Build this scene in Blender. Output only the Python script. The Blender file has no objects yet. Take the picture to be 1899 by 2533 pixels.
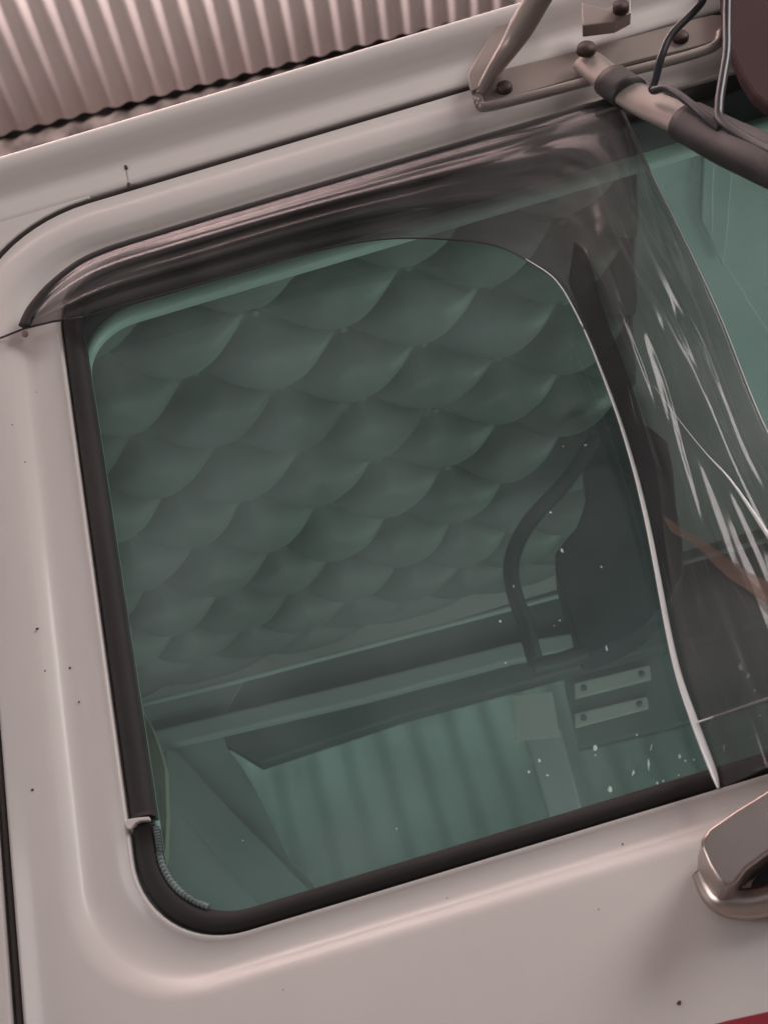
import bpy, bmesh, math, random
from mathutils import Vector, Matrix, noise
random.seed(7)
S = bpy.context.scene
COL = S.collection
R = math.radians

# ------------------------------------------------------------------ camera
FPX, CX, CY = 3000.0, 949.5, 1266.5
_dy = Vector((545, -1880, -FPX)).normalized()
_dx = Vector((1, .3, 0)); _dx.z = -(_dx.x*_dy.x+_dx.y*_dy.y)/_dy.z; _dx.normalize()
_dz = _dx.cross(_dy)
M = Matrix((_dx, _dy, _dz))            # camera axes -> world axes
CAM = Vector((0, -.7, 0))
cd = bpy.data.cameras.new('camera'); cam = bpy.data.objects.new('camera', cd); COL.objects.link(cam)
cam.matrix_world = Matrix.Translation(CAM) @ M.to_4x4()
cd.sensor_fit = 'HORIZONTAL'; cd.sensor_width = 36; cd.lens = 36*FPX/1899
cd.clip_start = .02; cd.clip_end = 100
cd.dof.use_dof = True; cd.dof.focus_distance = .93; cd.dof.aperture_fstop = 20
S.camera = cam

# ------------------------------------------------------------------ light
W = bpy.data.worlds.new('World'); S.world = W; W.use_nodes = True
bg = W.node_tree.nodes['Background']
bg.inputs[0].default_value = (.80, .76, .78, 1); bg.inputs[1].default_value = .31
def area(name, loc, target, size, size_y, power, colour):
    l = bpy.data.lights.new(name, 'AREA'); l.shape = 'RECTANGLE'; l.size = size; l.size_y = size_y
    l.energy = power; l.color = colour
    o = bpy.data.objects.new(name, l); COL.objects.link(o); o.location = loc
    o.rotation_euler = (Vector(target)-Vector(loc)).to_track_quat('-Z', 'Y').to_euler()
    return o
area('workshop_lamp', (2.3, -1.5, 1.75), (.1, 0, .5), 1.2, 1.2, 50, (1, .95, .92))
area('ceiling_wash', (-1.5, -.9, 1.5), (.1, 1.4, 3.4), .8, .5, 430, (1, .88, .865)).data.spread = R(110)  # added wash that brightens the ribbed roof sheet
area('front_fill', (-2.9, -1.7, .9), (0, 0, .6), 1.5, 1.2, 26, (1, .94, .92))  # added soft fill from the camera side
area('windscreen_fill', (1.9, 1.25, .1), (0, .35, .8), .8, .9, 16, (.90, 1, .97))  # added area lamp standing in for light through the windscreen
area('cab_fill', (0, .14, -.25), (.1, .95, .62), .6, .3, 3.0, (.95, 1, .98))  # added fill for the far side of the cab interior
area('wall_fill', (.4, 1.6, 1.9), (0, 2.0, .5), 1.6, .2, 2.2, (.86, .96, .96))  # added fill that lights the far corrugated wall
S.view_settings.view_transform = 'Standard'; S.view_settings.look = 'None'
S.view_settings.exposure = 0; S.view_settings.gamma = 1
S.view_settings.use_curve_mapping = False
S.cycles.max_bounces = 10; S.cycles.transparent_max_bounces = 16
S.cycles.use_denoising = True

# ------------------------------------------------------------------ helpers
def ray(px, py): return M @ Vector((px-CX, -(py-CY), -FPX))
def Y(px, py, y):
    d = ray(px, py); return CAM + d*((y-CAM.y)/d.y)
def Z(px, py, z):
    d = ray(px, py); return CAM + d*((z-CAM.z)/d.z)

def nodes(name):
    m = bpy.data.materials.new(name); m.use_nodes = True
    nt = m.node_tree; return m, nt, nt.nodes['Principled BSDF']
def mat(name, col, rough=.5, metal=0, var=.06, scale=6, bump=0, bscale=60, spec=.5, coat=0):
    m, nt, p = nodes(name)
    tc = nt.nodes.new('ShaderNodeTexCoord')
    n = nt.nodes.new('ShaderNodeTexNoise'); n.inputs['Scale'].default_value = scale; n.inputs['Detail'].default_value = 6
    nt.links.new(tc.outputs['Object'], n.inputs['Vector'])
    r = nt.nodes.new('ShaderNodeValToRGB')
    a, b = [tuple(min(1, c*k) for c in col)+(1,) for k in (1-var*1.6, 1+var*1.6)]
    r.color_ramp.elements[0].color = a; r.color_ramp.elements[1].color = b
    r.color_ramp.elements[0].position = .3; r.color_ramp.elements[1].position = .7
    nt.links.new(n.outputs['Fac'], r.inputs['Fac']); nt.links.new(r.outputs['Color'], p.inputs['Base Color'])
    p.inputs['Roughness'].default_value = rough; p.inputs['Metallic'].default_value = metal
    p.inputs['Specular IOR Level'].default_value = spec
    p.inputs['Coat Weight'].default_value = coat; p.inputs['Coat Roughness'].default_value = .12
    if bump:
        n2 = nt.nodes.new('ShaderNodeTexNoise'); n2.inputs['Scale'].default_value = bscale; n2.inputs['Detail'].default_value = 5
        nt.links.new(tc.outputs['Object'], n2.inputs['Vector'])
        bp = nt.nodes.new('ShaderNodeBump'); bp.inputs['Strength'].default_value = bump; bp.inputs['Distance'].default_value = .01
        nt.links.new(n2.outputs['Fac'], bp.inputs['Height']); nt.links.new(bp.outputs['Normal'], p.inputs['Normal'])
    return m
def sheet(name, tint, ior=1.5, rough=.02, gl=(1, 1, 1), haze=0, hazecol=(.5, .5, .5), bump=0, bscale=8, stretch=(1, 1, 1)):
    """clear pane: tinted see-through + mirror reflection by fresnel (+ a little dusty haze)"""
    m = bpy.data.materials.new(name); m.use_nodes = True; nt = m.node_tree
    nt.nodes.remove(nt.nodes['Principled BSDF']); out = nt.nodes['Material Output']
    t = nt.nodes.new('ShaderNodeBsdfTransparent'); t.inputs[0].default_value = tint+(1,)
    g = nt.nodes.new('ShaderNodeBsdfGlossy'); g.inputs['Color'].default_value = gl+(1,); g.inputs['Roughness'].default_value = rough
    f = nt.nodes.new('ShaderNodeFresnel'); f.inputs[0].default_value = ior
    mx = nt.nodes.new('ShaderNodeMixShader')
    geo = nt.nodes.new('ShaderNodeNewGeometry'); mm = nt.nodes.new('ShaderNodeMath'); mm.operation = 'MULTIPLY'
    inv = nt.nodes.new('ShaderNodeMath'); inv.operation = 'SUBTRACT'; inv.inputs[0].default_value = 1
    nt.links.new(geo.outputs['Backfacing'], inv.inputs[1]); nt.links.new(inv.outputs[0], mm.inputs[1]); nt.links.new(f.outputs[0], mm.inputs[0])
    nt.links.new(mm.outputs[0], mx.inputs[0]); nt.links.new(t.outputs[0], mx.inputs[1]); nt.links.new(g.outputs[0], mx.inputs[2])
    tc = nt.nodes.new('ShaderNodeTexCoord')
    if bump:
        mp = nt.nodes.new('ShaderNodeMapping'); mp.inputs['Scale'].default_value = stretch
        n2 = nt.nodes.new('ShaderNodeTexNoise'); n2.inputs['Scale'].default_value = bscale; n2.inputs['Detail'].default_value = 3
        nt.links.new(tc.outputs['Object'], mp.inputs[0]); nt.links.new(mp.outputs[0], n2.inputs['Vector'])
        bp = nt.nodes.new('ShaderNodeBump'); bp.inputs['Strength'].default_value = bump; bp.inputs['Distance'].default_value = .02
        nt.links.new(n2.outputs['Fac'], bp.inputs['Height']); nt.links.new(bp.outputs['Normal'], g.inputs['Normal']); nt.links.new(bp.outputs['Normal'], f.inputs['Normal'])
    last = mx
    if haze:
        d = nt.nodes.new('ShaderNodeBsdfDiffuse'); d.inputs[0].default_value = hazecol+(1,)
        n3 = nt.nodes.new('ShaderNodeTexNoise'); n3.inputs['Scale'].default_value = 9; n3.inputs['Detail'].default_value = 8
        nt.links.new(tc.outputs['Object'], n3.inputs['Vector'])
        mr = nt.nodes.new('ShaderNodeMapRange'); mr.inputs[1].default_value = .35; mr.inputs[2].default_value = .75
        mr.inputs[3].default_value = haze*.5; mr.inputs[4].default_value = haze*1.8
        nt.links.new(n3.outputs['Fac'], mr.inputs[0])
        m2 = nt.nodes.new('ShaderNodeMixShader')
        nt.links.new(mr.outputs[0], m2.inputs[0]); nt.links.new(mx.outputs[0], m2.inputs[1]); nt.links.new(d.outputs[0], m2.inputs[2]); last = m2
    nt.links.new(last.outputs[0], out.inputs[0])
    return m

PAINT = mat('cream_paint', (.64, .585, .56), .42, var=.04, scale=2.2, bump=.04, bscale=18, coat=.28)
SPECK = mat('rust_speck', (.07, .035, .025), .8)
RUBBER = mat('black_rubber', (.020, .016, .016), .75, var=.15, scale=12, bump=.03, bscale=200)
GLASS = sheet('green_glass', (.655, .755, .725), 1.45, .01, haze=.10, hazecol=(.44, .52, .52))
SMOKE = sheet('smoked_acrylic', (.46, .44, .44), 1.5, .12, gl=(.55, .52, .53), haze=.11, hazecol=(.50, .46, .46))
GLINT = mat('white_glint', (1, 1, 1), .25, metal=0, var=0, spec=1, coat=1)  # opaque white that paints the glints on the clear plastic
CHROME = mat('worn_chrome', (.50, .42, .39), .30, metal=1, var=.06, scale=20, bump=.05, bscale=40)
ARM = mat('painted_steel', (.36, .30, .275), .40, metal=.4, var=.08, scale=9, bump=.02, bscale=60)
BOLT = mat('rusty_bolt', (.05, .028, .022), .6, metal=.2, var=.3, scale=60)
TAPE = mat('black_tape', (.045, .037, .038), .5, var=.2, scale=20, bump=.06, bscale=60)
VINYL = mat('padded_vinyl', (.27, .285, .26), .5, var=.10, scale=7, bump=.06, bscale=160)
LINING = mat('smooth_lining', (.62, .66, .64), .6, var=.04)
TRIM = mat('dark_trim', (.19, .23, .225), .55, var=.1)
TRIMM = mat('grey_trim', (.62, .66, .65), .4, var=.06)
OLIVE = mat('olive_trim', (.30, .29, .20), .6, var=.15, scale=20)
BLACK = mat('black_plastic', (.035, .045, .048), .5, var=.2)
PALE = mat('pale_card', (.85, .86, .78), .7, var=.05)
SHEETM = mat('ribbed_sheet', (.68, .57, .555), .45, var=.06, scale=2, bump=.04, bscale=10)
WALLM = mat('ribbed_wall_sheet', (.15, .175, .17), .8, var=.3, scale=1.5, spec=.1)
MAROON = mat('maroon_plastic', (.075, .042, .042), .8, spec=.15, var=.08)
RED = mat('red_vinyl', (.30, .02, .035), .4)
DIRT = mat('dirty_steel', (.035, .028, .026), .95, var=.4, scale=12, spec=.03)
CONC = mat('concrete', (.28, .26, .25), .9, var=.15, scale=2, bump=.2, bscale=12)
CABLE = mat('black_cable', (.03, .028, .035), .35, var=.2)

def link(name, me, m, parent=None, smooth=True):
    o = bpy.data.objects.new(name, me); COL.objects.link(o)
    for x in (m if isinstance(m, (list, tuple)) else [m]): me.materials.append(x)
    if smooth:
        for p in me.polygons: p.use_smooth = True
    if parent: o.parent = parent
    return o
def tag(o, label=None, cat=None, group=None, kind=None):
    if label: o['label'] = label
    if cat: o['category'] = cat
    if group: o['group'] = group
    if kind: o['kind'] = kind
    return o
def pym(name, vs, fs, m, parent=None, smooth=True):
    me = bpy.data.meshes.new(name); me.from_pydata([tuple(v) for v in vs], [], fs); me.update()
    return link(name, me, m, parent, smooth)
def bevel(o, w, seg=2):
    b = o.modifiers.new('bevel', 'BEVEL'); b.width = w; b.segments = seg; b.limit_method = 'ANGLE'; b.angle_limit = R(35)
    return o
def prism(name, pts, d, m, parent=None, bev=0):
    """outline pts (3D, planar), thickened along vector d"""
    n = len(pts); d = Vector(d); vs = [Vector(p) for p in pts]+[Vector(p)+d for p in pts]
    fs = [tuple(range(n)), tuple(range(2*n-1, n-1, -1))]+[(i, i+n, (i+1) % n+n, (i+1) % n) for i in range(n)]
    bm = bmesh.new(); bv = [bm.verts.new(v) for v in vs]
    for f in fs: bm.faces.new([bv[i] for i in f])
    bmesh.ops.recalc_face_normals(bm, faces=bm.faces)
    me = bpy.data.meshes.new(name); bm.to_mesh(me); bm.free()
    o = link(name, me, m, parent, False)
    if bev: bevel(o, bev)
    return o
def box(name, a, b, m, parent=None, bev=0):
    (x0, y0, z0), (x1, y1, z1) = a, b
    return prism(name, [(x0, y0, z0), (x1, y0, z0), (x1, y0, z1), (x0, y0, z1)], (0, y1-y0, 0), m, parent, bev)
def spline(pts, n):
    """Catmull-Rom through pts, n samples per span; items may carry extra values"""
    P = [list(p) for p in pts]; P = [P[0]]+P+[P[-1]]; out = []
    for i in range(1, len(P)-2):
        for k in range(n):
            t = k/n
            out.append([.5*((2*b)+(c-a)*t+(2*a-5*b+4*c-d)*t*t+(3*b-a-3*c+d)*t**3) for a, b, c, d in zip(P[i-1], P[i], P[i+1], P[i+2])])
    out.append(P[-2]); return out
def tube(name, pts, rad, m, parent=None, seg=12, flat=1.0, up=(0, 0, 1), close=False, rib=None):
    P = [Vector(p[:3]) for p in pts]; rs = rad if isinstance(rad, (list, tuple)) else [rad]*len(P)
    vs = []; fs = []; n = len(P)
    for i, p in enumerate(P):
        t = (P[(i+1) % n]-P[i-1]) if close else (P[min(i+1, n-1)]-P[max(i-1, 0)])
        t.normalize(); u = Vector(up); a = u.cross(t)
        if a.length < 1e-3: a = Vector((1, 0, 0)).cross(t)
        a.normalize(); b = t.cross(a)
        for k in range(seg):
            q = 2*math.pi*k/seg
            r = rs[i]*(rib(i) if rib else 1)
            vs.append(p+(a*math.cos(q)*r+b*math.sin(q)*r*flat))
    for i in range(n if close else n-1):
        j = (i+1) % n
        for k in range(seg):
            l = (k+1) % seg; fs.append((i*seg+k, i*seg+l, j*seg+l, j*seg+k))
    if not close: fs += [tuple(range(seg-1, -1, -1)), tuple(range((n-1)*seg, n*seg))]
    return pym(name, vs, fs, m, parent)
def loop(x0, z0, x1, z1, rbl, rtl, rr=.05, n=14):
    """closed rounded outline in x,z: from top right, along top, down the left, along the bottom, up"""
    out = []
    def arc(cx, cz, r, a0, a1):
        for k in range(n+1):
            a = R(a0+(a1-a0)*k/n); out.append((cx+r*math.cos(a), cz+r*math.sin(a)))
    def seg(p, q, k=8):
        for i in range(1, k): out.append((p[0]+(q[0]-p[0])*i/k, p[1]+(q[1]-p[1])*i/k))
    arc(x1-rr, z1-rr, rr, 0, 90); seg((x1-rr, z1), (x0+rtl, z1), 16)
    arc(x0+rtl, z1-rtl, rtl, 90, 180); seg((x0, z1-rtl), (x0, z0+rbl), 16)
    arc(x0+rbl, z0+rbl, rbl, 180, 270); seg((x0+rbl, z0), (x1-rr, z0), 16)
    arc(x1-rr, z0+rr, rr, 270, 360); seg((x1, z0+rr), (x1, z1-rr), 16)
    return out
def skin(name, loops, m, parent=None, smooth=True):
    """loops: list of closed lists of 3D points, stitched in order"""
    n = len(loops[0]); vs = [v for l in loops for v in l]; fs = []
    for a in range(len(loops)-1):
        for i in range(n):
            j = (i+1) % n; fs.append((a*n+i, a*n+j, (a+1)*n+j, (a+1)*n+i))
    return pym(name, vs, fs, m, parent, smooth)
def L3(l, y): return [(x, y, z) for x, z in l]

# ------------------------------------------------------------------ setting
GZ = -1.5
tag(box('ground', (-12, -12, GZ-.1), (12, 12, GZ), CONC), kind='structure')
CZ = 3.4
def corrugated(name, w, ln, pitch, amp, m, seg=10):
    nx = int(w/pitch*seg); vs = []; fs = []
    for i in range(nx+1):
        x = -w/2+w*i/nx; c = math.cos(2*math.pi*x/pitch)
        h = amp*(c if c > 0 else c*.8)
        h += amp*.10*math.sin(x*3.1)
        for y in (0, ln): vs.append((x, y, h))
    for i in range(nx): fs.append((2*i, 2*i+1, 2*i+3, 2*i+2))
    o = pym(name, vs, fs, m)
    s = o.modifiers.new('thick', 'SOLIDIFY'); s.thickness = .003
    return o
cs = corrugated('corrugated_ceiling', 7, 6.5, .076, .0085, SHEETM)
cs.location = (.45, 1.805, CZ); cs.rotation_euler = (0, 0, R(183))
tag(cs, 'pinkish corrugated roof sheet overhead, its ribs fanning out above the truck', 'roof sheet')
wl = corrugated('corrugated_wall', 7, CZ-GZ-.06, .085, .011, WALLM)
wl.rotation_euler = (R(90), 0, 0); wl.location = (0, 2.02, GZ)
tag(wl, 'grey corrugated wall seen dimly through the truck cab behind the far window', 'wall')
wb = prism('wall_beam', [(-4, 1.627, CZ-.5), (4, 2.046, CZ-.5), (4, 2.15, CZ-.5), (-4, 1.75, CZ-.5)], (0, 0, .98), DIRT)
tag(wb, 'dark dirty beam between the ribbed roof sheet and the roof gutter', 'beam')

# ------------------------------------------------------------------ truck
T = bpy.data.objects.new('truck', None); COL.objects.link(T); T.location = (0, 0, GZ)
bpy.context.view_layer.update()
TI = Matrix.Translation((0, 0, -GZ))
def P(o):                       # parent to the truck, keeping place
    o.parent = T; o.matrix_parent_inverse = TI; return o
tag(T, 'cream painted truck cab with a green tinted side window and black window seal', 'truck')

# door panel: flat skin, stamped recess round the window, inward flange
door_l = loop(-.277, -.35, .66, .853, .05, .115, .06)
o1 = loop(-.274, -.347, .657, .850, .05, .112, .06)
r0 = loop(-.249, .178, .64, .816, .082, .082, .05)
r1 = loop(-.243, .184, .635, .8115, .077, .077, .05)
r2 = loop(-.236, .190, .63, .806, .073, .074, .05)
r3 = loop(-.2285, .196, .627, .802, .07, .07, .05)
b0 = loop(-.2075, .208, .615, .792, .063, .066, .05)
b0b = loop(-.2060, .2093, .614, .7908, .062, .065, .05)
b1 = loop(-.2045, .2105, .613, .7895, .061, .064, .05)
b2 = loop(-.2035, .2115, .612, .788, .060, .063, .05)
b3 = loop(-.2035, .2115, .612, .788, .060, .063, .05)
door = skin('door', [L3(door_l, .030), L3(door_l, .003), L3(o1, 0), L3(r0, 0), L3(r1, .0015), L3(r2, .0078), L3(r3, .0115),
                     L3(b0, .0112), L3(b0b, .0095), L3(b1, .0105), L3(b2, .014), L3(b3, .030)], [PAINT, SPECK])
P(door)
# paint chips on the door skin, part of the door mesh
bm = bmesh.new(); bm.from_mesh(door.data)
for px, py, r in [(62, 1045, 4), (62, 1143, 3), (92, 1556, 5), (158, 1635, 4), (111, 1660, 3), (80, 1955, 4), (1680, 2482, 5), (74, 948, 5),
                  (215, 2290, 3), (258, 2352, 2.5), (428, 2398, 2.5), (180, 1720, 3), (1540, 2075, 2.5),
                  (30, 1050, 2.5), (700, 2450, 1.5), (1480, 2250, 1.5), (1100, 2210, 1.5), (640, 2290, 1.5)]:
    c = Y(px, py, -.0004); r *= .00025
    if r0[0] and -.24 < c.x and .18 < c.z: c.y = .0108
    k = 9; vv = [bm.verts.new((c.x+r*math.cos(6.283*i/k)*random.uniform(.6, 1.3), c.y, c.z+r*math.sin(6.283*i/k)*random.uniform(.6, 1.3))) for i in range(k)]
    f = bm.faces.new(vv); f.material_index = 1; f.normal_update()
bm.to_mesh(door.data); bm.free()

# black rubber seal round the glass (left strip, notch, then corner and sill piece)
so = loop(-.2025, .2125, .611, .787, .0595, .062, .05); si = loop(-.1875, .2245, .598, .772, .049, .050, .04)
def seal_piece(name, sel, y0, y1, ribbed=False):
    O = [so[i] for i in sel]; I = [si[i] for i in sel]
    n = len(O); vs = []; fs = []
    prof = [(0, .004), (.0, 0), (.12, -.0035), (.35, -.0052), (.7, -.0045), (.92, -.002), (1, .002), (1, .010)]
    for k, (a, b) in enumerate(zip(O, I)):
        for t, h in prof:
            vs.append((a[0]+(b[0]-a[0])*t, .0135+h, a[1]+(b[1]-a[1])*t))
    m_ = len(prof)
    for k in range(n-1):
        for j in range(m_-1): fs.append((k*m_+j, k*m_+j+1, (k+1)*m_+j+1, (k+1)*m_+j))
    fs += [tuple(range(m_)), tuple(range(n*m_-1, (n-1)*m_-1, -1))]
    return pym(name, vs, fs, RUBBER)
# split the left side at z .292 : find indexes on the left line
def dens(lp, z):       # insert extra points on the left edge at height z
    for i in range(len(lp)-1):
        a, b = lp[i], lp[i+1]
        if abs(a[0]-b[0]) < 1e-6 and a[0] < 0 and a[1] > z > b[1]:
            return lp[:i+1]+[(a[0], z)]+lp[i+1:], i+1
so, iu = dens(so, .2975); si, _ = dens(si, .2975)
so, il = dens(so, .2915); si, _ = dens(si, .2915)
top_seal = seal_piece('window_seal', range(0, iu+1), 0, 0); top_seal.parent = door
bot_seal = seal_piece('window_seal', list(range(il, len(so)))+[0], 0, 0); bot_seal.parent = door
bot_seal['label'] = 'black rubber corner seal with a ribbed inner edge'
# ribbed coil along the lower-left inner edge of the seal
cp = [(-.187, .0112, z) for z in [.289-.0012*k for k in range(14)]]
arc = [(-.1875+.049-.049*math.cos(R(a)), .0112, .2245+.049-.049*math.sin(R(a))) for a in range(2, 62, 2)]
cpp = spline(cp+arc, 5)
rb = tube('ribbed_lip', cpp, .0021, RUBBER, door, 8, rib=lambda i: 1+.16*math.sin(i*.8))
rb.data.materials.clear(); rb.data.materials.append(mat('greyed_rubber', (.13, .165, .165), .28, var=.4, scale=50))
# thin cream tab standing in the gap of the seal
tb = prism('seal_tab', [Y(x, y, .006) for x, y in [(309, 2030), (318, 2026), (345, 2022), (368, 2020), (369, 2029), (345, 2031), (334, 2037), (322, 2052), (312, 2048)]], (0, .004, 0), PAINT, door, .0006)

# window pane
gl = box('window_pane', (-.200, .0165, .214), (.608, .0205, .784), GLASS); P(gl)
# lighter chips and dried splashes on the pane
bm = bmesh.new(); bm.from_mesh(gl.data)
for px, py, r, st in [(1362, 1268, 5, 1), (1390, 1362, 5, 2), (1487, 1402, 4, 1), (1237, 1537, 5, 1), (1384, 1535, 4, 1), (1370, 1548, 2.5, 1), (1334, 1882, 5, 1.3), (1308, 1910, 4, 1),
                      (1354, 1918, 5, 1), (1471, 1851, 7, 1.8), (1472, 1868, 3, 1), (1680, 1872, 5, 2), (1695, 1882, 4, 1), (1716, 1880, 2.5, 1.5), (1508, 1953, 7, 1.3), (1567, 1912, 3, 2.5),
                      (1625, 1938, 3, 2), (1640, 1933, 4, 1.2), (1678, 1918, 2.5, 1), (1604, 1890, 3.5, 7), (1610, 1850, 2, 6), (1564, 1915, 2, 3), (1831, 1650, 9, 1.5), (1850, 1672, 6, 1.5), (1866, 1708, 4, 1.4),
                      (1500, 1605, 3, 4), (1250, 1640, 3, 1.5), (981, 2050, 3, 1), (600, 2080, 2, 1.2), (1393, 1104, 3, 1), (1447, 1102, 4, 1), (1446, 1100, 2.5, 1), (1880, 1770, 4, 1), (1790, 1850, 2, 8), (1575, 1818, 3, 1), (1450, 1100, 3, 1), (1270, 1450, 1.6, 4)]:
    c = Y(px, py, .0160); r *= .00019
    k = 8; an = R(68+random.uniform(-12, 12)); vv = []
    for i in range(k):
        q = 6.283*i/k; e = random.uniform(.6, 1.3); a, b = r*math.cos(q)*e, r*st*math.sin(q)*e
        vv.append(bm.verts.new((c.x+a*math.sin(an)+b*math.cos(an), c.y, c.z-a*math.cos(an)+b*math.sin(an))))
    f = bm.faces.new(vv); f.material_index = 1
bm.to_mesh(gl.data); bm.free(); gl.data.materials.append(mat('dried_splash', (.62, .74, .70), .5))
# inner frame of the door: lip seen through the glass
i0 = loop(-.193, .213, .60, .7455, .045, .050, .04); i1 = loop(-.191, .215, .60, .7345, .043, .044, .04)
i2 = loop(-.230, .17, .65, .795, .06, .06, .05)
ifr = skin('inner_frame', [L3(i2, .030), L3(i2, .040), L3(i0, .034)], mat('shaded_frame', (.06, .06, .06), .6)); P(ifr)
lip = skin('frame_lip', [L3(i0, .036), L3(i0, .028), L3(i1, .026), L3(i1, .038), L3(i0, .040)], mat('green_grey_lip', (.78, .85, .80), .4), ifr)
ol = prism('pillar_trim', [Y(x, y, .06) for x, y in [(330, 1700), (352, 1760), (375, 1800), (394, 1850), (408, 1900), (412, 2020), (408, 2120), (402, 2160), (360, 2120), (345, 1900), (335, 1780)]], (0, .008, 0), OLIVE); P(ol)

# ---- roof side: panel above the door, gutter
gy = [(.012, .8575), (.002, .859), (0, .8605), (0, .866), (0, .880), (-.001, .8845), (-.004, .889), (-.011, .8945), (-.018, .900), (-.0215, .904), (-.0235, .9085), (-.024, .912), (-.0225, .9150),
      (-.018, .9165), (.0, .918), (.05, .93), (.1, .94)]
xs = [-1.2+.05*i for i in range(52)]
rv = []; rf = []; k_ = len(gy)
for x in xs:
    for y, z in gy: rv.append((x, y, z))
for i in range(len(xs)-1):
    for j in range(k_-1): rf.append((i*k_+j, i*k_+j+1, (i+1)*k_+j+1, (i+1)*k_+j))
P(pym('roof_gutter', rv, rf, PAINT))
P(box('roof_skin', (-1.2, .1, .935), (1.35, 1.15, .95), PAINT))
# body behind the door: rear corner panel left of the door, and the strip filling round its corner
g = loop(-.2835, -.355, .665, .8570, .05, .1215, .06)
arcpts = [p for p in g if p[0] < -.16 and p[1] > .735]
arcpts.sort(key=lambda p: p[1])
poly = [(-1.2, 0, -.6)]+[(-.2835, 0, -.6)]+[(x, 0, z) for x, z in arcpts]+[(-.16, 0, .8570), (-.16, 0, .8602), (-1.2, 0, .8602)]
P(prism('rear_corner_panel', poly, (0, .03, 0), PAINT, None, .0012))
P(box('door_gap_backing', (-.30, .034, -.6), (-.24, .040, .86), BLACK)); 
P(box('sill_backing', (-.30, .036, .845), (.7, .042, .866), mat('brown_gap', (.05, .037, .03), .7)))
gk = [(x, .0035, .8562) for x in [.60-.05*i for i in range(15)]]
gk += [(-.163+.1165*math.cos(R(a)), .0035, .7397+.1165*math.sin(R(a))) for a in range(94, 181, 4)]
gk += [(-.2795, .0045, z) for z in (.70, .5, .3, .1, -.1)]
P(tube('door_gasket', gk, .0021, mat('door_gasket_rubber', (.035, .027, .022), .8), None, 8))
# short vertical joint in the strip above the door
j = tube('panel_joint', [Y(311, 414, -.0002), Y(316, 440, -.0002), Y(318, 463, -.0002)], .0003, ARM, None, 6); P(j)
jd = tube('joint_chip', [Y(310, 410, -.0004), Y(313, 418, -.0004)], .0013, SPECK, j, 8)
jd = tube('joint_chip', [Y(318, 453, -.0004), Y(319, 466, -.0004)], .0014, SPECK, j, 8)

# ---- cab interior
hx0, hx1, hy0, hy1, hz = -.62, .315, .055, .84, .827
ax, ay = .0763, .0575; ox, oy = -.056, .150
nx, ny = 330, 280; hv = []; hf = []
for i in range(nx+1):
    for jj in range(ny+1):
        x = hx0+(hx1-hx0)*i/nx; y = hy0+(hy1-hy0)*jj/ny
        wx = x+.007*noise.noise((x*8, y*8, 1)); wy = y+.007*noise.noise((x*8, y*8, 5))
        u = ((wx-ox)/ax+(wy-oy)/ay)/2; v = ((wx-ox)/ax-(wy-oy)/ay)/2
        su, sv = abs(math.sin(math.pi*u)), abs(math.sin(math.pi*v))
        h = (su*sv)**.60; h = 1-(1-h)**1.7
        cell = noise.noise((math.floor(u)*3.7, math.floor(v)*2.3, 4)); d = .046*(1+.28*cell)*(.25+.75*min(1, max(0, (hy1-y)/.16)))
        an = math.atan2(u-round(u), v-round(v)); rr = math.hypot(u-round(u), v-round(v)); h += .05*math.exp(-rr*7)*math.sin(an*9+3*round(u)+round(v))*min(1, rr*12)
        hv.append((x, y, hz-d*h+.0015*noise.noise((x*40, y*40, 2))))
for i in range(nx):
    for jj in range(ny):
        a = i*(ny+1)+jj; hf.append((a, a+1, a+ny+2, a+ny+1))
head = P(pym('headliner', hv, hf, VINYL)); head['label'] = 'grey-green padded headliner tufted in scales'
bmB = bmesh.new(); bmesh.ops.create_uvsphere(bmB, u_segments=12, v_segments=8, radius=.0048)
bmesh.ops.scale(bmB, vec=(1, 1, .5), verts=bmB.verts); meB = bpy.data.meshes.new('tuft_button'); bmB.to_mesh(meB); bmB.free()
meB.materials.append(VINYL)
for p in meB.polygons: p.use_smooth = True
nb = 0
for iu_ in range(-12, 14):
    for iv_ in range(-12, 14):
        x = ox+(iu_+iv_)*ax; y = oy+(iu_-iv_)*ay
        if -.45 < x < .30 and .07 < y < .82 and x > -.12-.45*y and nb < 96:
            b = bpy.data.objects.new('tuft_button', meB); COL.objects.link(b); b.parent = head; b.location = (x, y, hz-.013); nb += 1
P(box('overhead_lining', (.318, .055, .800), (1.1, .84, .808), LINING, None, .002))
sv_ = P(prism('sun_visor_flap', [Z(x, y, .792) for x, y in [(1742, 375), (1815, 375), (1797, 600), (1788, 660), (1735, 545)]], (0, 0, .005), TRIMM, None, .001))
P(tube('headliner_trim', [Z(300, 1755, .80), Z(561, 1692, .80), Z(1000, 1575, .80), Z(1450, 1455, .80), Z(1900, 1335, .80)], .004, TRIMM))
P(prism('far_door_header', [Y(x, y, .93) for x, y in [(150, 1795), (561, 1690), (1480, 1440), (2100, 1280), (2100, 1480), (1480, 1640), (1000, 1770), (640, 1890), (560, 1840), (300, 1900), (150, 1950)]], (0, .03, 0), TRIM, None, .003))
rl = P(prism('grab_rail', [Y(x, y, .90) for x, y in [(380, 1806), (900, 1682), (1265, 1590), (1430, 1562), (1432, 1606), (1270, 1634), (900, 1732), (392, 1852)]], (0, .018, 0), TRIMM, None, .004))
P(prism('far_pillar_panel', [Y(x, y, .925) for x, y in [(250, 1760), (480, 1705), (612, 1668), (568, 1745), (545, 1800), (562, 1850), (600, 1900), (640, 1970), (720, 2130), (880, 2300), (880, 2420), (250, 2420)]], (0, .004, 0), mat('pillar_vinyl', (.50, .56, .54), .6), None, .0015))
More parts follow.
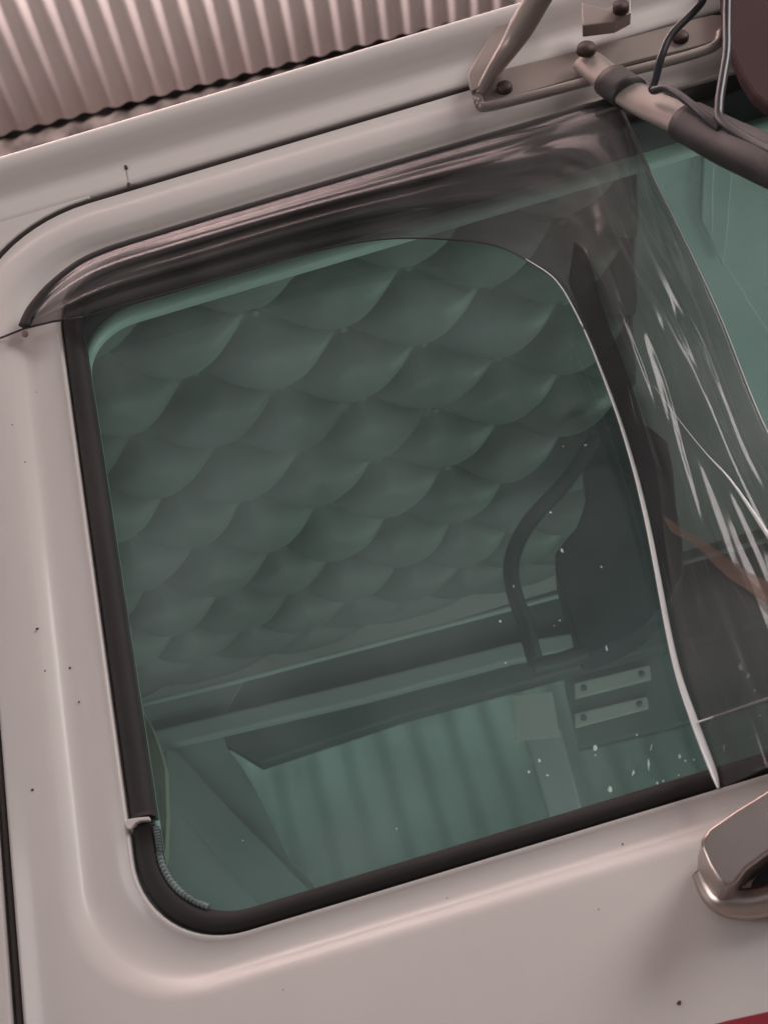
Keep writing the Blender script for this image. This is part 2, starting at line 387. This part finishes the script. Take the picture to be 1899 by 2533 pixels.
P(prism('seat_belt', [Y(x, y, .88) for x, y in [(412, 1852), (440, 1862), (560, 1995), (690, 2125), (850, 2290), (760, 2330), (640, 2238), (520, 2095), (408, 1962)]], (0, .003, 0), mat('grey_webbing', (.40, .46, .45), .7, bump=.05, bscale=200), None, .0005))
fw = P(box('far_window_pane', (-.64, .968, .10), (1.2, .972, .86), sheet('dusty_glass', (.55, .62, .60), 1.4, .1, haze=.2, hazecol=(.40, .46, .45))))
P(prism('far_pillar', [Y(x, y, .95) for x, y in [(1290, 1800), (1385, 1800), (1460, 2080), (1480, 2160), (1400, 2180), (1340, 1960)]], (0, .03, 0), TRIMM, None, .004))
# far right: dashboard-side panel and plates
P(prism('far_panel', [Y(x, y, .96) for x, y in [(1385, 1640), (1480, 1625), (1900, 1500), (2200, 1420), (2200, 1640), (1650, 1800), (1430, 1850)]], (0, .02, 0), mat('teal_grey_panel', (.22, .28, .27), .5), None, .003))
for lab, qs in (('upper pale screwed plate', [(1420, 1690), (1606, 1645), (1611, 1680), (1422, 1728)]), ('lower pale screwed plate', [(1421, 1765), (1600, 1722), (1605, 1752), (1422, 1800)])):
    pl = P(prism('screwed_plate', [Y(x, y, .945) for x, y in qs], (0, .006, 0), PALE, None, .002)); pl['label'] = lab
    for a, b in ((.12, .5), (.88, .45)):
        q0, q1, q2, q3 = qs
        x = (q0[0]*(1-a)+q1[0]*a)*.5+(q3[0]*(1-a)+q2[0]*a)*.5; y = (q0[1]*(1-a)+q1[1]*a)*.5+(q3[1]*(1-a)+q2[1]*a)*.5
        c = Y(x, y, .944); s = tube('screw', [c, c+Vector((0, -.003, 0))], .0045, TRIM, pl, 10)
        s.matrix_parent_inverse = pl.matrix_world.inverted() if False else Matrix()
cardo = P(prism('pale_card', [Y(x, y, .93) for x, y in [(1268, 1722), (1366, 1712), (1384, 1822), (1280, 1834)]], (0, .002, 0), PALE))
# dark interior mirror on a curved stem
def yt(pts, y, n=8): return [Y(a, b, y) for a, b in [(q[0], q[1]) for q in spline(pts, n)]]
mi = P(tube('interior_mirror_stem', yt([(1470, 1085), (1400, 1190), (1310, 1290), (1268, 1375), (1268, 1450), (1300, 1550), (1325, 1640)], .40), .0085, BLACK, None, 10))
mb = tube('mirror_foot', yt([(1318, 1650), (1390, 1635), (1450, 1612)], .40), .009, BLACK, mi, 10)
pts = spline([(1448, 1092), (1440, 1150), (1450, 1220), (1424, 1304), (1372, 1368), (1384, 1453), (1410, 1530), (1436, 1612), (1500, 1600), (1600, 1545), (1690, 1420), (1672, 1250), (1650, 1090), (1560, 1040), (1500, 1045)], 2)
P(prism('interior_mirror', [Y(a, b, .42) for a, b in pts], (0, .045, 0), BLACK, None, .003))
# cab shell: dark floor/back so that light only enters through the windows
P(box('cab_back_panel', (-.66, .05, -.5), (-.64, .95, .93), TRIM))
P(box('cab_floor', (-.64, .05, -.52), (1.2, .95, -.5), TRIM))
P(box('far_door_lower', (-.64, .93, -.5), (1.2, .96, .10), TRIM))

# ---- smoked plastic deflector, pulled to a fan under the mirror arm
U = [(56, 804), (80, 757), (137, 693), (229, 630), (400, 571), (700, 480), (1000, 392), (1300, 304), (1470, 250), (1530, 262), (1570, 330), (1640, 490), (1770, 760), (1899, 1075), (2080, 1400), (2200, 1760)]
Lw = [(62, 806), (110, 800), (200, 785), (330, 748), (540, 690), (760, 626), (930, 594), (1090, 592), (1240, 614), (1372, 690), (1425, 775), (1478, 895), (1545, 1080), (1600, 1290), (1665, 1620), (1776, 1955)]
Us = spline(U, 12); Ls = spline(Lw, 12); nv = 90; dv = []; df = []
for s, (a, b) in enumerate(zip(Us, Ls)):
    sf = s/(len(Us)-1); fan = max(0, (sf-.50)/.5)
    for k in range(nv+1):
        v = k/nv; x = a[0]*(1-v)+b[0]*v; y = a[1]*(1-v)+b[1]*v
        bul = math.sin(math.pi*min(1, v*1.02)**.7)
        edge = math.sin(math.pi*v)**.5 if 0 < v < 1 else 0
        d = .006+.014*bul*(min(1, sf*6))
        rid = .0016*math.sin(v*21+1.5*math.sin(sf*6))+.0014*noise.noise((v*9, sf*3, 3))*2
        rid2 = .0022*math.sin(v*17+3.4*noise.noise((sf*4, v*2, 7)))+.0055*noise.noise((v*5, sf*6, 11))*2
        d += edge*(rid*(1-min(1, fan*3))+rid2*min(1, fan*3))
        cr = min(1, max(0, (sf-.36)*5)); d += edge*cr*(.008*abs(noise.noise((v*5+3, sf*7, 2)))+.0016*abs(noise.noise((v*12, sf*14, 8))))
        if sf > .52: d += .016*min(1, (sf-.52)*4)*math.sin(math.pi*v)
        dv.append(Y(x, y, -d))
for s in range(len(Us)-1):
    for k in range(nv):
        a = s*(nv+1)+k; df.append((a, a+1, a+nv+2, a+nv+1))
defl = P(pym('wind_deflector', dv, df, SMOKE)); defl['label'] = 'smoked clear plastic wind deflector, crumpled towards the front'
DFILM = sheet('dark_reflection_film', (.50, .49, .50), 1.45, .15, haze=.03)
PFILM = sheet('pink_reflection', (.80, .75, .73), 1.5, .2, haze=.09, hazecol=(.70, .44, .36))
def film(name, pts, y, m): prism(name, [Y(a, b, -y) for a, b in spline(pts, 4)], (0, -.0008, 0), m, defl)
film('dark_reflection', [(1420, 600), (1455, 640), (1500, 790), (1560, 950), (1600, 1080), (1628, 1200), (1642, 1330), (1662, 1480), (1612, 1290), (1552, 1080), (1485, 895), (1440, 785), (1405, 700)], .030, DFILM)  # added film strip with a dark reflection put into its colour
film('warm_reflection', [(1638, 1275), (1690, 1310), (1760, 1352), (1830, 1405), (1899, 1440), (1960, 1470), (1960, 1520), (1870, 1475), (1790, 1420), (1720, 1350), (1660, 1318)], .040, PFILM)  # reflected warm streak painted as a pinkish film strip
# dark glued rim along its top edge
rimp = [Y(a, b, -.0095) for a, b in spline([(60, 806), (84, 759), (141, 697), (232, 636), (402, 579), (700, 490), (1000, 402), (1300, 314), (1540, 243)], 8)]
tube('deflector_rim', rimp, .0052, RUBBER, defl, 10, .6, (0, 1, 0))
# cut edge, its highlight painted on as a white tube
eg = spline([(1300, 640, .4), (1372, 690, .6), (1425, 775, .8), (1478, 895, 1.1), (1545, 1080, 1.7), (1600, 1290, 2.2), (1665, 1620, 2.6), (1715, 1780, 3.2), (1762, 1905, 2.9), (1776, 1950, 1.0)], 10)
tube('edge_glint', [Y(a, b, -.0085) for a, b, r in eg], [r*.00075 for a, b, r in eg], GLINT, defl, 10)
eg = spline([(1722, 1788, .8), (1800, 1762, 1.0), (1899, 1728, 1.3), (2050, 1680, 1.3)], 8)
tube('edge_glint', [Y(a, b, -.012) for a, b, r in eg], [r*.0007 for a, b, r in eg], GLINT, defl, 8)
eg = spline([(200, 785, .6), (330, 748, .6), (540, 690, .6), (760, 626, .6), (930, 593, .7), (1090, 591, .7), (1240, 612, .6), (1372, 690, .5)], 8)
tube('dark_edge', [Y(a, b, -.0068) for a, b, r in eg], [r*.0009 for a, b, r in eg], TAPE, defl, 8)
eg = spline([(1560, 330, .5), (1640, 490, .8), (1770, 760, .9), (1899, 1075, 1.0), (2080, 1400, 1)], 8)
tube('front_edge', [Y(a, b, -.0068) for a, b, r in eg], [r*.0010 for a, b, r in eg], mat('grey_edge', (.45, .46, .44), .25), defl, 8)
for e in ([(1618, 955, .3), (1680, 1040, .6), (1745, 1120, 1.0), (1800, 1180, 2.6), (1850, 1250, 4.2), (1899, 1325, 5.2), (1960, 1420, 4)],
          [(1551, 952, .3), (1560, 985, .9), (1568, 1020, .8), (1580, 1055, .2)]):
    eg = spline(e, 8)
    tube('crease_glint', [Y(a, b, -.036 if e[0][0] > 1600 else -.018) for a, b, r in eg], [r*.0004 for a, b, r in eg], GLINT, defl, 10, .6)  # white beads painting the lamp's reflection on the plastic
# thin dark line across the corner of the frame
cd_ = tube('corner_line', [Y(-40, 846, -.003), Y(0, 836, -.003), Y(60, 812, -.006), Y(130, 795, -.008), Y(205, 784, -.008)], .0009, TAPE, defl, 8)
sp = tube('rust_spot', [Y(62, 826, .005), Y(62, 826, .0035)], .0028, mat('faint_rust', (.38, .27, .24), .7), defl, 10)

# ---- mirror bracket on the roof strip
br = prism('mirror_bracket', [Y(a, b, -.003) for a, b in spline([(1196, 268), (1184, 262), (1172, 238), (1175, 205), (1190, 193), (1300, 165), (1450, 128), (1600, 88), (1760, 45), (1790, 60), (1784, 100), (1700, 128), (1560, 160), (1400, 208), (1250, 252)], 3)], (0, -.004, 0), ARM, None, .0012)
P(br); br['label'] = 'steel bracket plate screwed above the door'
tube('bracket_flange', [Y(a, b, -.010) for a, b in spline([(1178, 225), (1186, 256), (1205, 263), (1320, 236), (1450, 202), (1620, 160), (1740, 125), (1775, 105), (1782, 80)], 6)], .0042, ARM, br, 12)
for a, b in ((1248, 221), (1470, 152), (1683, 96)):
    c = Y(a, b, -.007); bo = tube('bolt', [c, c+Vector((0, -.004, 0)), c+Vector((0, -.0055, 0))], [.0068, .0068, .0055], BOLT, br, 14)
# arm 1: flattened foot sweeping up and outwards
a1 = spline([(1186, 200, .004, 20), (1200, 190, .010, 22), (1235, 120, .020, 26), (1262, 70, .034, 27), (1310, -20, .055, 26), (1400, -190, .10, 26), (1520, -420, .16, 26)], 8)
P(prism('arm_foot', [Y(a, b, -.012) for a, b in spline([(1167, 236), (1158, 205), (1168, 175), (1225, 80), (1262, 45), (1272, 70), (1262, 120), (1236, 165), (1192, 225)], 4)], (0, -.005, 0), ARM, None, .0015))
arm = P(tube('mirror_arm', [Y(a, b, -y) for a, b, y, r in spline([(1182, 232, .012, 1), (1215, 180, .018, 1), (1262, 112, .030, 1), (1300, 48, .05, 1), (1345, -30, .08, 1), (1420, -160, .13, 1), (1500, -330, .19, 1)], 8)],
             [.0035+.0075*min(1, i/22) for i in range(49)], ARM, None, 14))
arm['label'] = 'upper mirror arm rising out of the picture'
# arm 2: lower bar going to the right, with tape
bar = [(1450, 150, .012), (1520, 205, .020), (1600, 255, .030), (1700, 300, .044), (1800, 352, .060), (1899, 395, .078), (2050, 460, .10)]
bp_ = [Y(a, b, -y) for a, b, y in spline(bar, 8)]
b2o = P(tube('mirror_arm', bp_, [.0135+.0001*i for i in range(len(bp_))], ARM, None, 16, .5, (0, 1, 0)))
b2o['label'] = 'lower mirror arm wrapped in black tape'
tube('tape_wrap', bp_[7:13], .0160, TAPE, b2o, 16, .8, (0, 1, 0))
tube('tape_wrap', bp_[24:49], [.0180+.0001*i for i in range(len(bp_[24:49]))], TAPE, b2o, 16, .8, (0, 1, 0))
# bolt at the foot of the lower arm
c = bp_[0]+Vector((0, -.010, 0)); tube('bolt', [c, c+Vector((0, -.005, 0))], [.0085, .0075], BOLT, b2o, 14)
# small clamp block on the gutter
ck = P(prism('gutter_clamp', [Y(a, b, -.028) for a, b in [(1438, 5), (1500, 22), (1560, -15), (1560, 30), (1520, 52), (1440, 62)]], (0, .012, 0), ARM, None, .001))
c = Y(1535, 25, -.030); tube('bolt', [c, c+Vector((0, -.006, 0))], .007, BOLT, ck, 12)
# brown panel hanging in front of the windscreen pillar
P(prism('roof_sun_shield', [Y(a, b, -.03) for a, b in [(1775, -200), (1783, 0), (1790, 60), (1804, 120), (1832, 185), (1862, 232), (1900, 262), (2000, 275), (2250, 262), (2250, -200)]], (0, .012, 0), MAROON, None, .003))

# ---- pull handle
handle = prism('door_handle', [Y(a, b, -.006) for a, b in [(2300, 1800), (2080, 1893), (1970, 1955), (1899, 2000), (1800, 2062), (1740, 2104), (1724, 2128), (1724, 2152), (1740, 2190), (1762, 2226), (1780, 2242), (1800, 2238), (1830, 2200), (1868, 2172), (1960, 2105), (2100, 2025), (2300, 1930)]], (0, -.040, 0), CHROME, door)
hb = bevel(handle, .0155, 7)
for p in handle.data.polygons: p.use_smooth = True
handle.modifiers.new('wn', 'WEIGHTED_NORMAL')
tube('handle_base', [Y(a, b, -y) for a, b, y in spline([(1748, 2160, .004), (1768, 2205, .006), (1800, 2232, .008), (1860, 2236, .008), (1950, 2212, .008), (2100, 2170, .008), (2300, 2112, .006)], 6)], .0085, CHROME, handle, 16)
prism('handle_recess', [Y(a, b, -.004) for a, b in [(1850, 2215), (1862, 2178), (1960, 2080), (2200, 2000), (2250, 2110), (2000, 2190)]], (0, .004, 0), BLACK, handle)
# red stripe low on the door
prism('red_stripe', [Y(a, b, -.0005) for a, b in [(1725, 2546), (1800, 2526), (1899, 2504), (2100, 2450), (2100, 2800), (1725, 2800)]], (0, -.0004, 0), RED, door)

# ------------------------------------------------------------------ loose cables
def cable(pts, r, label):
    o = tube('cable', [Y(a, b, -y) for a, b, y in spline(pts, 10)], r, CABLE, None, 10)
    return tag(o, label, 'cable', 'cables hanging at the mirror arm')
cable([(1790, -150, .09), (1745, -20, .08), (1722, 20, .07), (1660, 85, .065), (1635, 140, .06), (1622, 190, .052), (1614, 222, .048), (1650, 218, .056), (1700, 250, .064), (1745, 290, .07), (1780, 318, .073)], .0032,
      'left black cable dropping onto the taped mirror arm')
cable([(1810, -150, .09), (1800, -20, .085), (1798, 60, .08), (1797, 130, .078), (1786, 200, .076), (1778, 260, .075), (1785, 300, .076), (1850, 345, .085), (1940, 390, .10)], .0036,
      'right black cable beside the maroon panel, ending on the lower mirror arm')
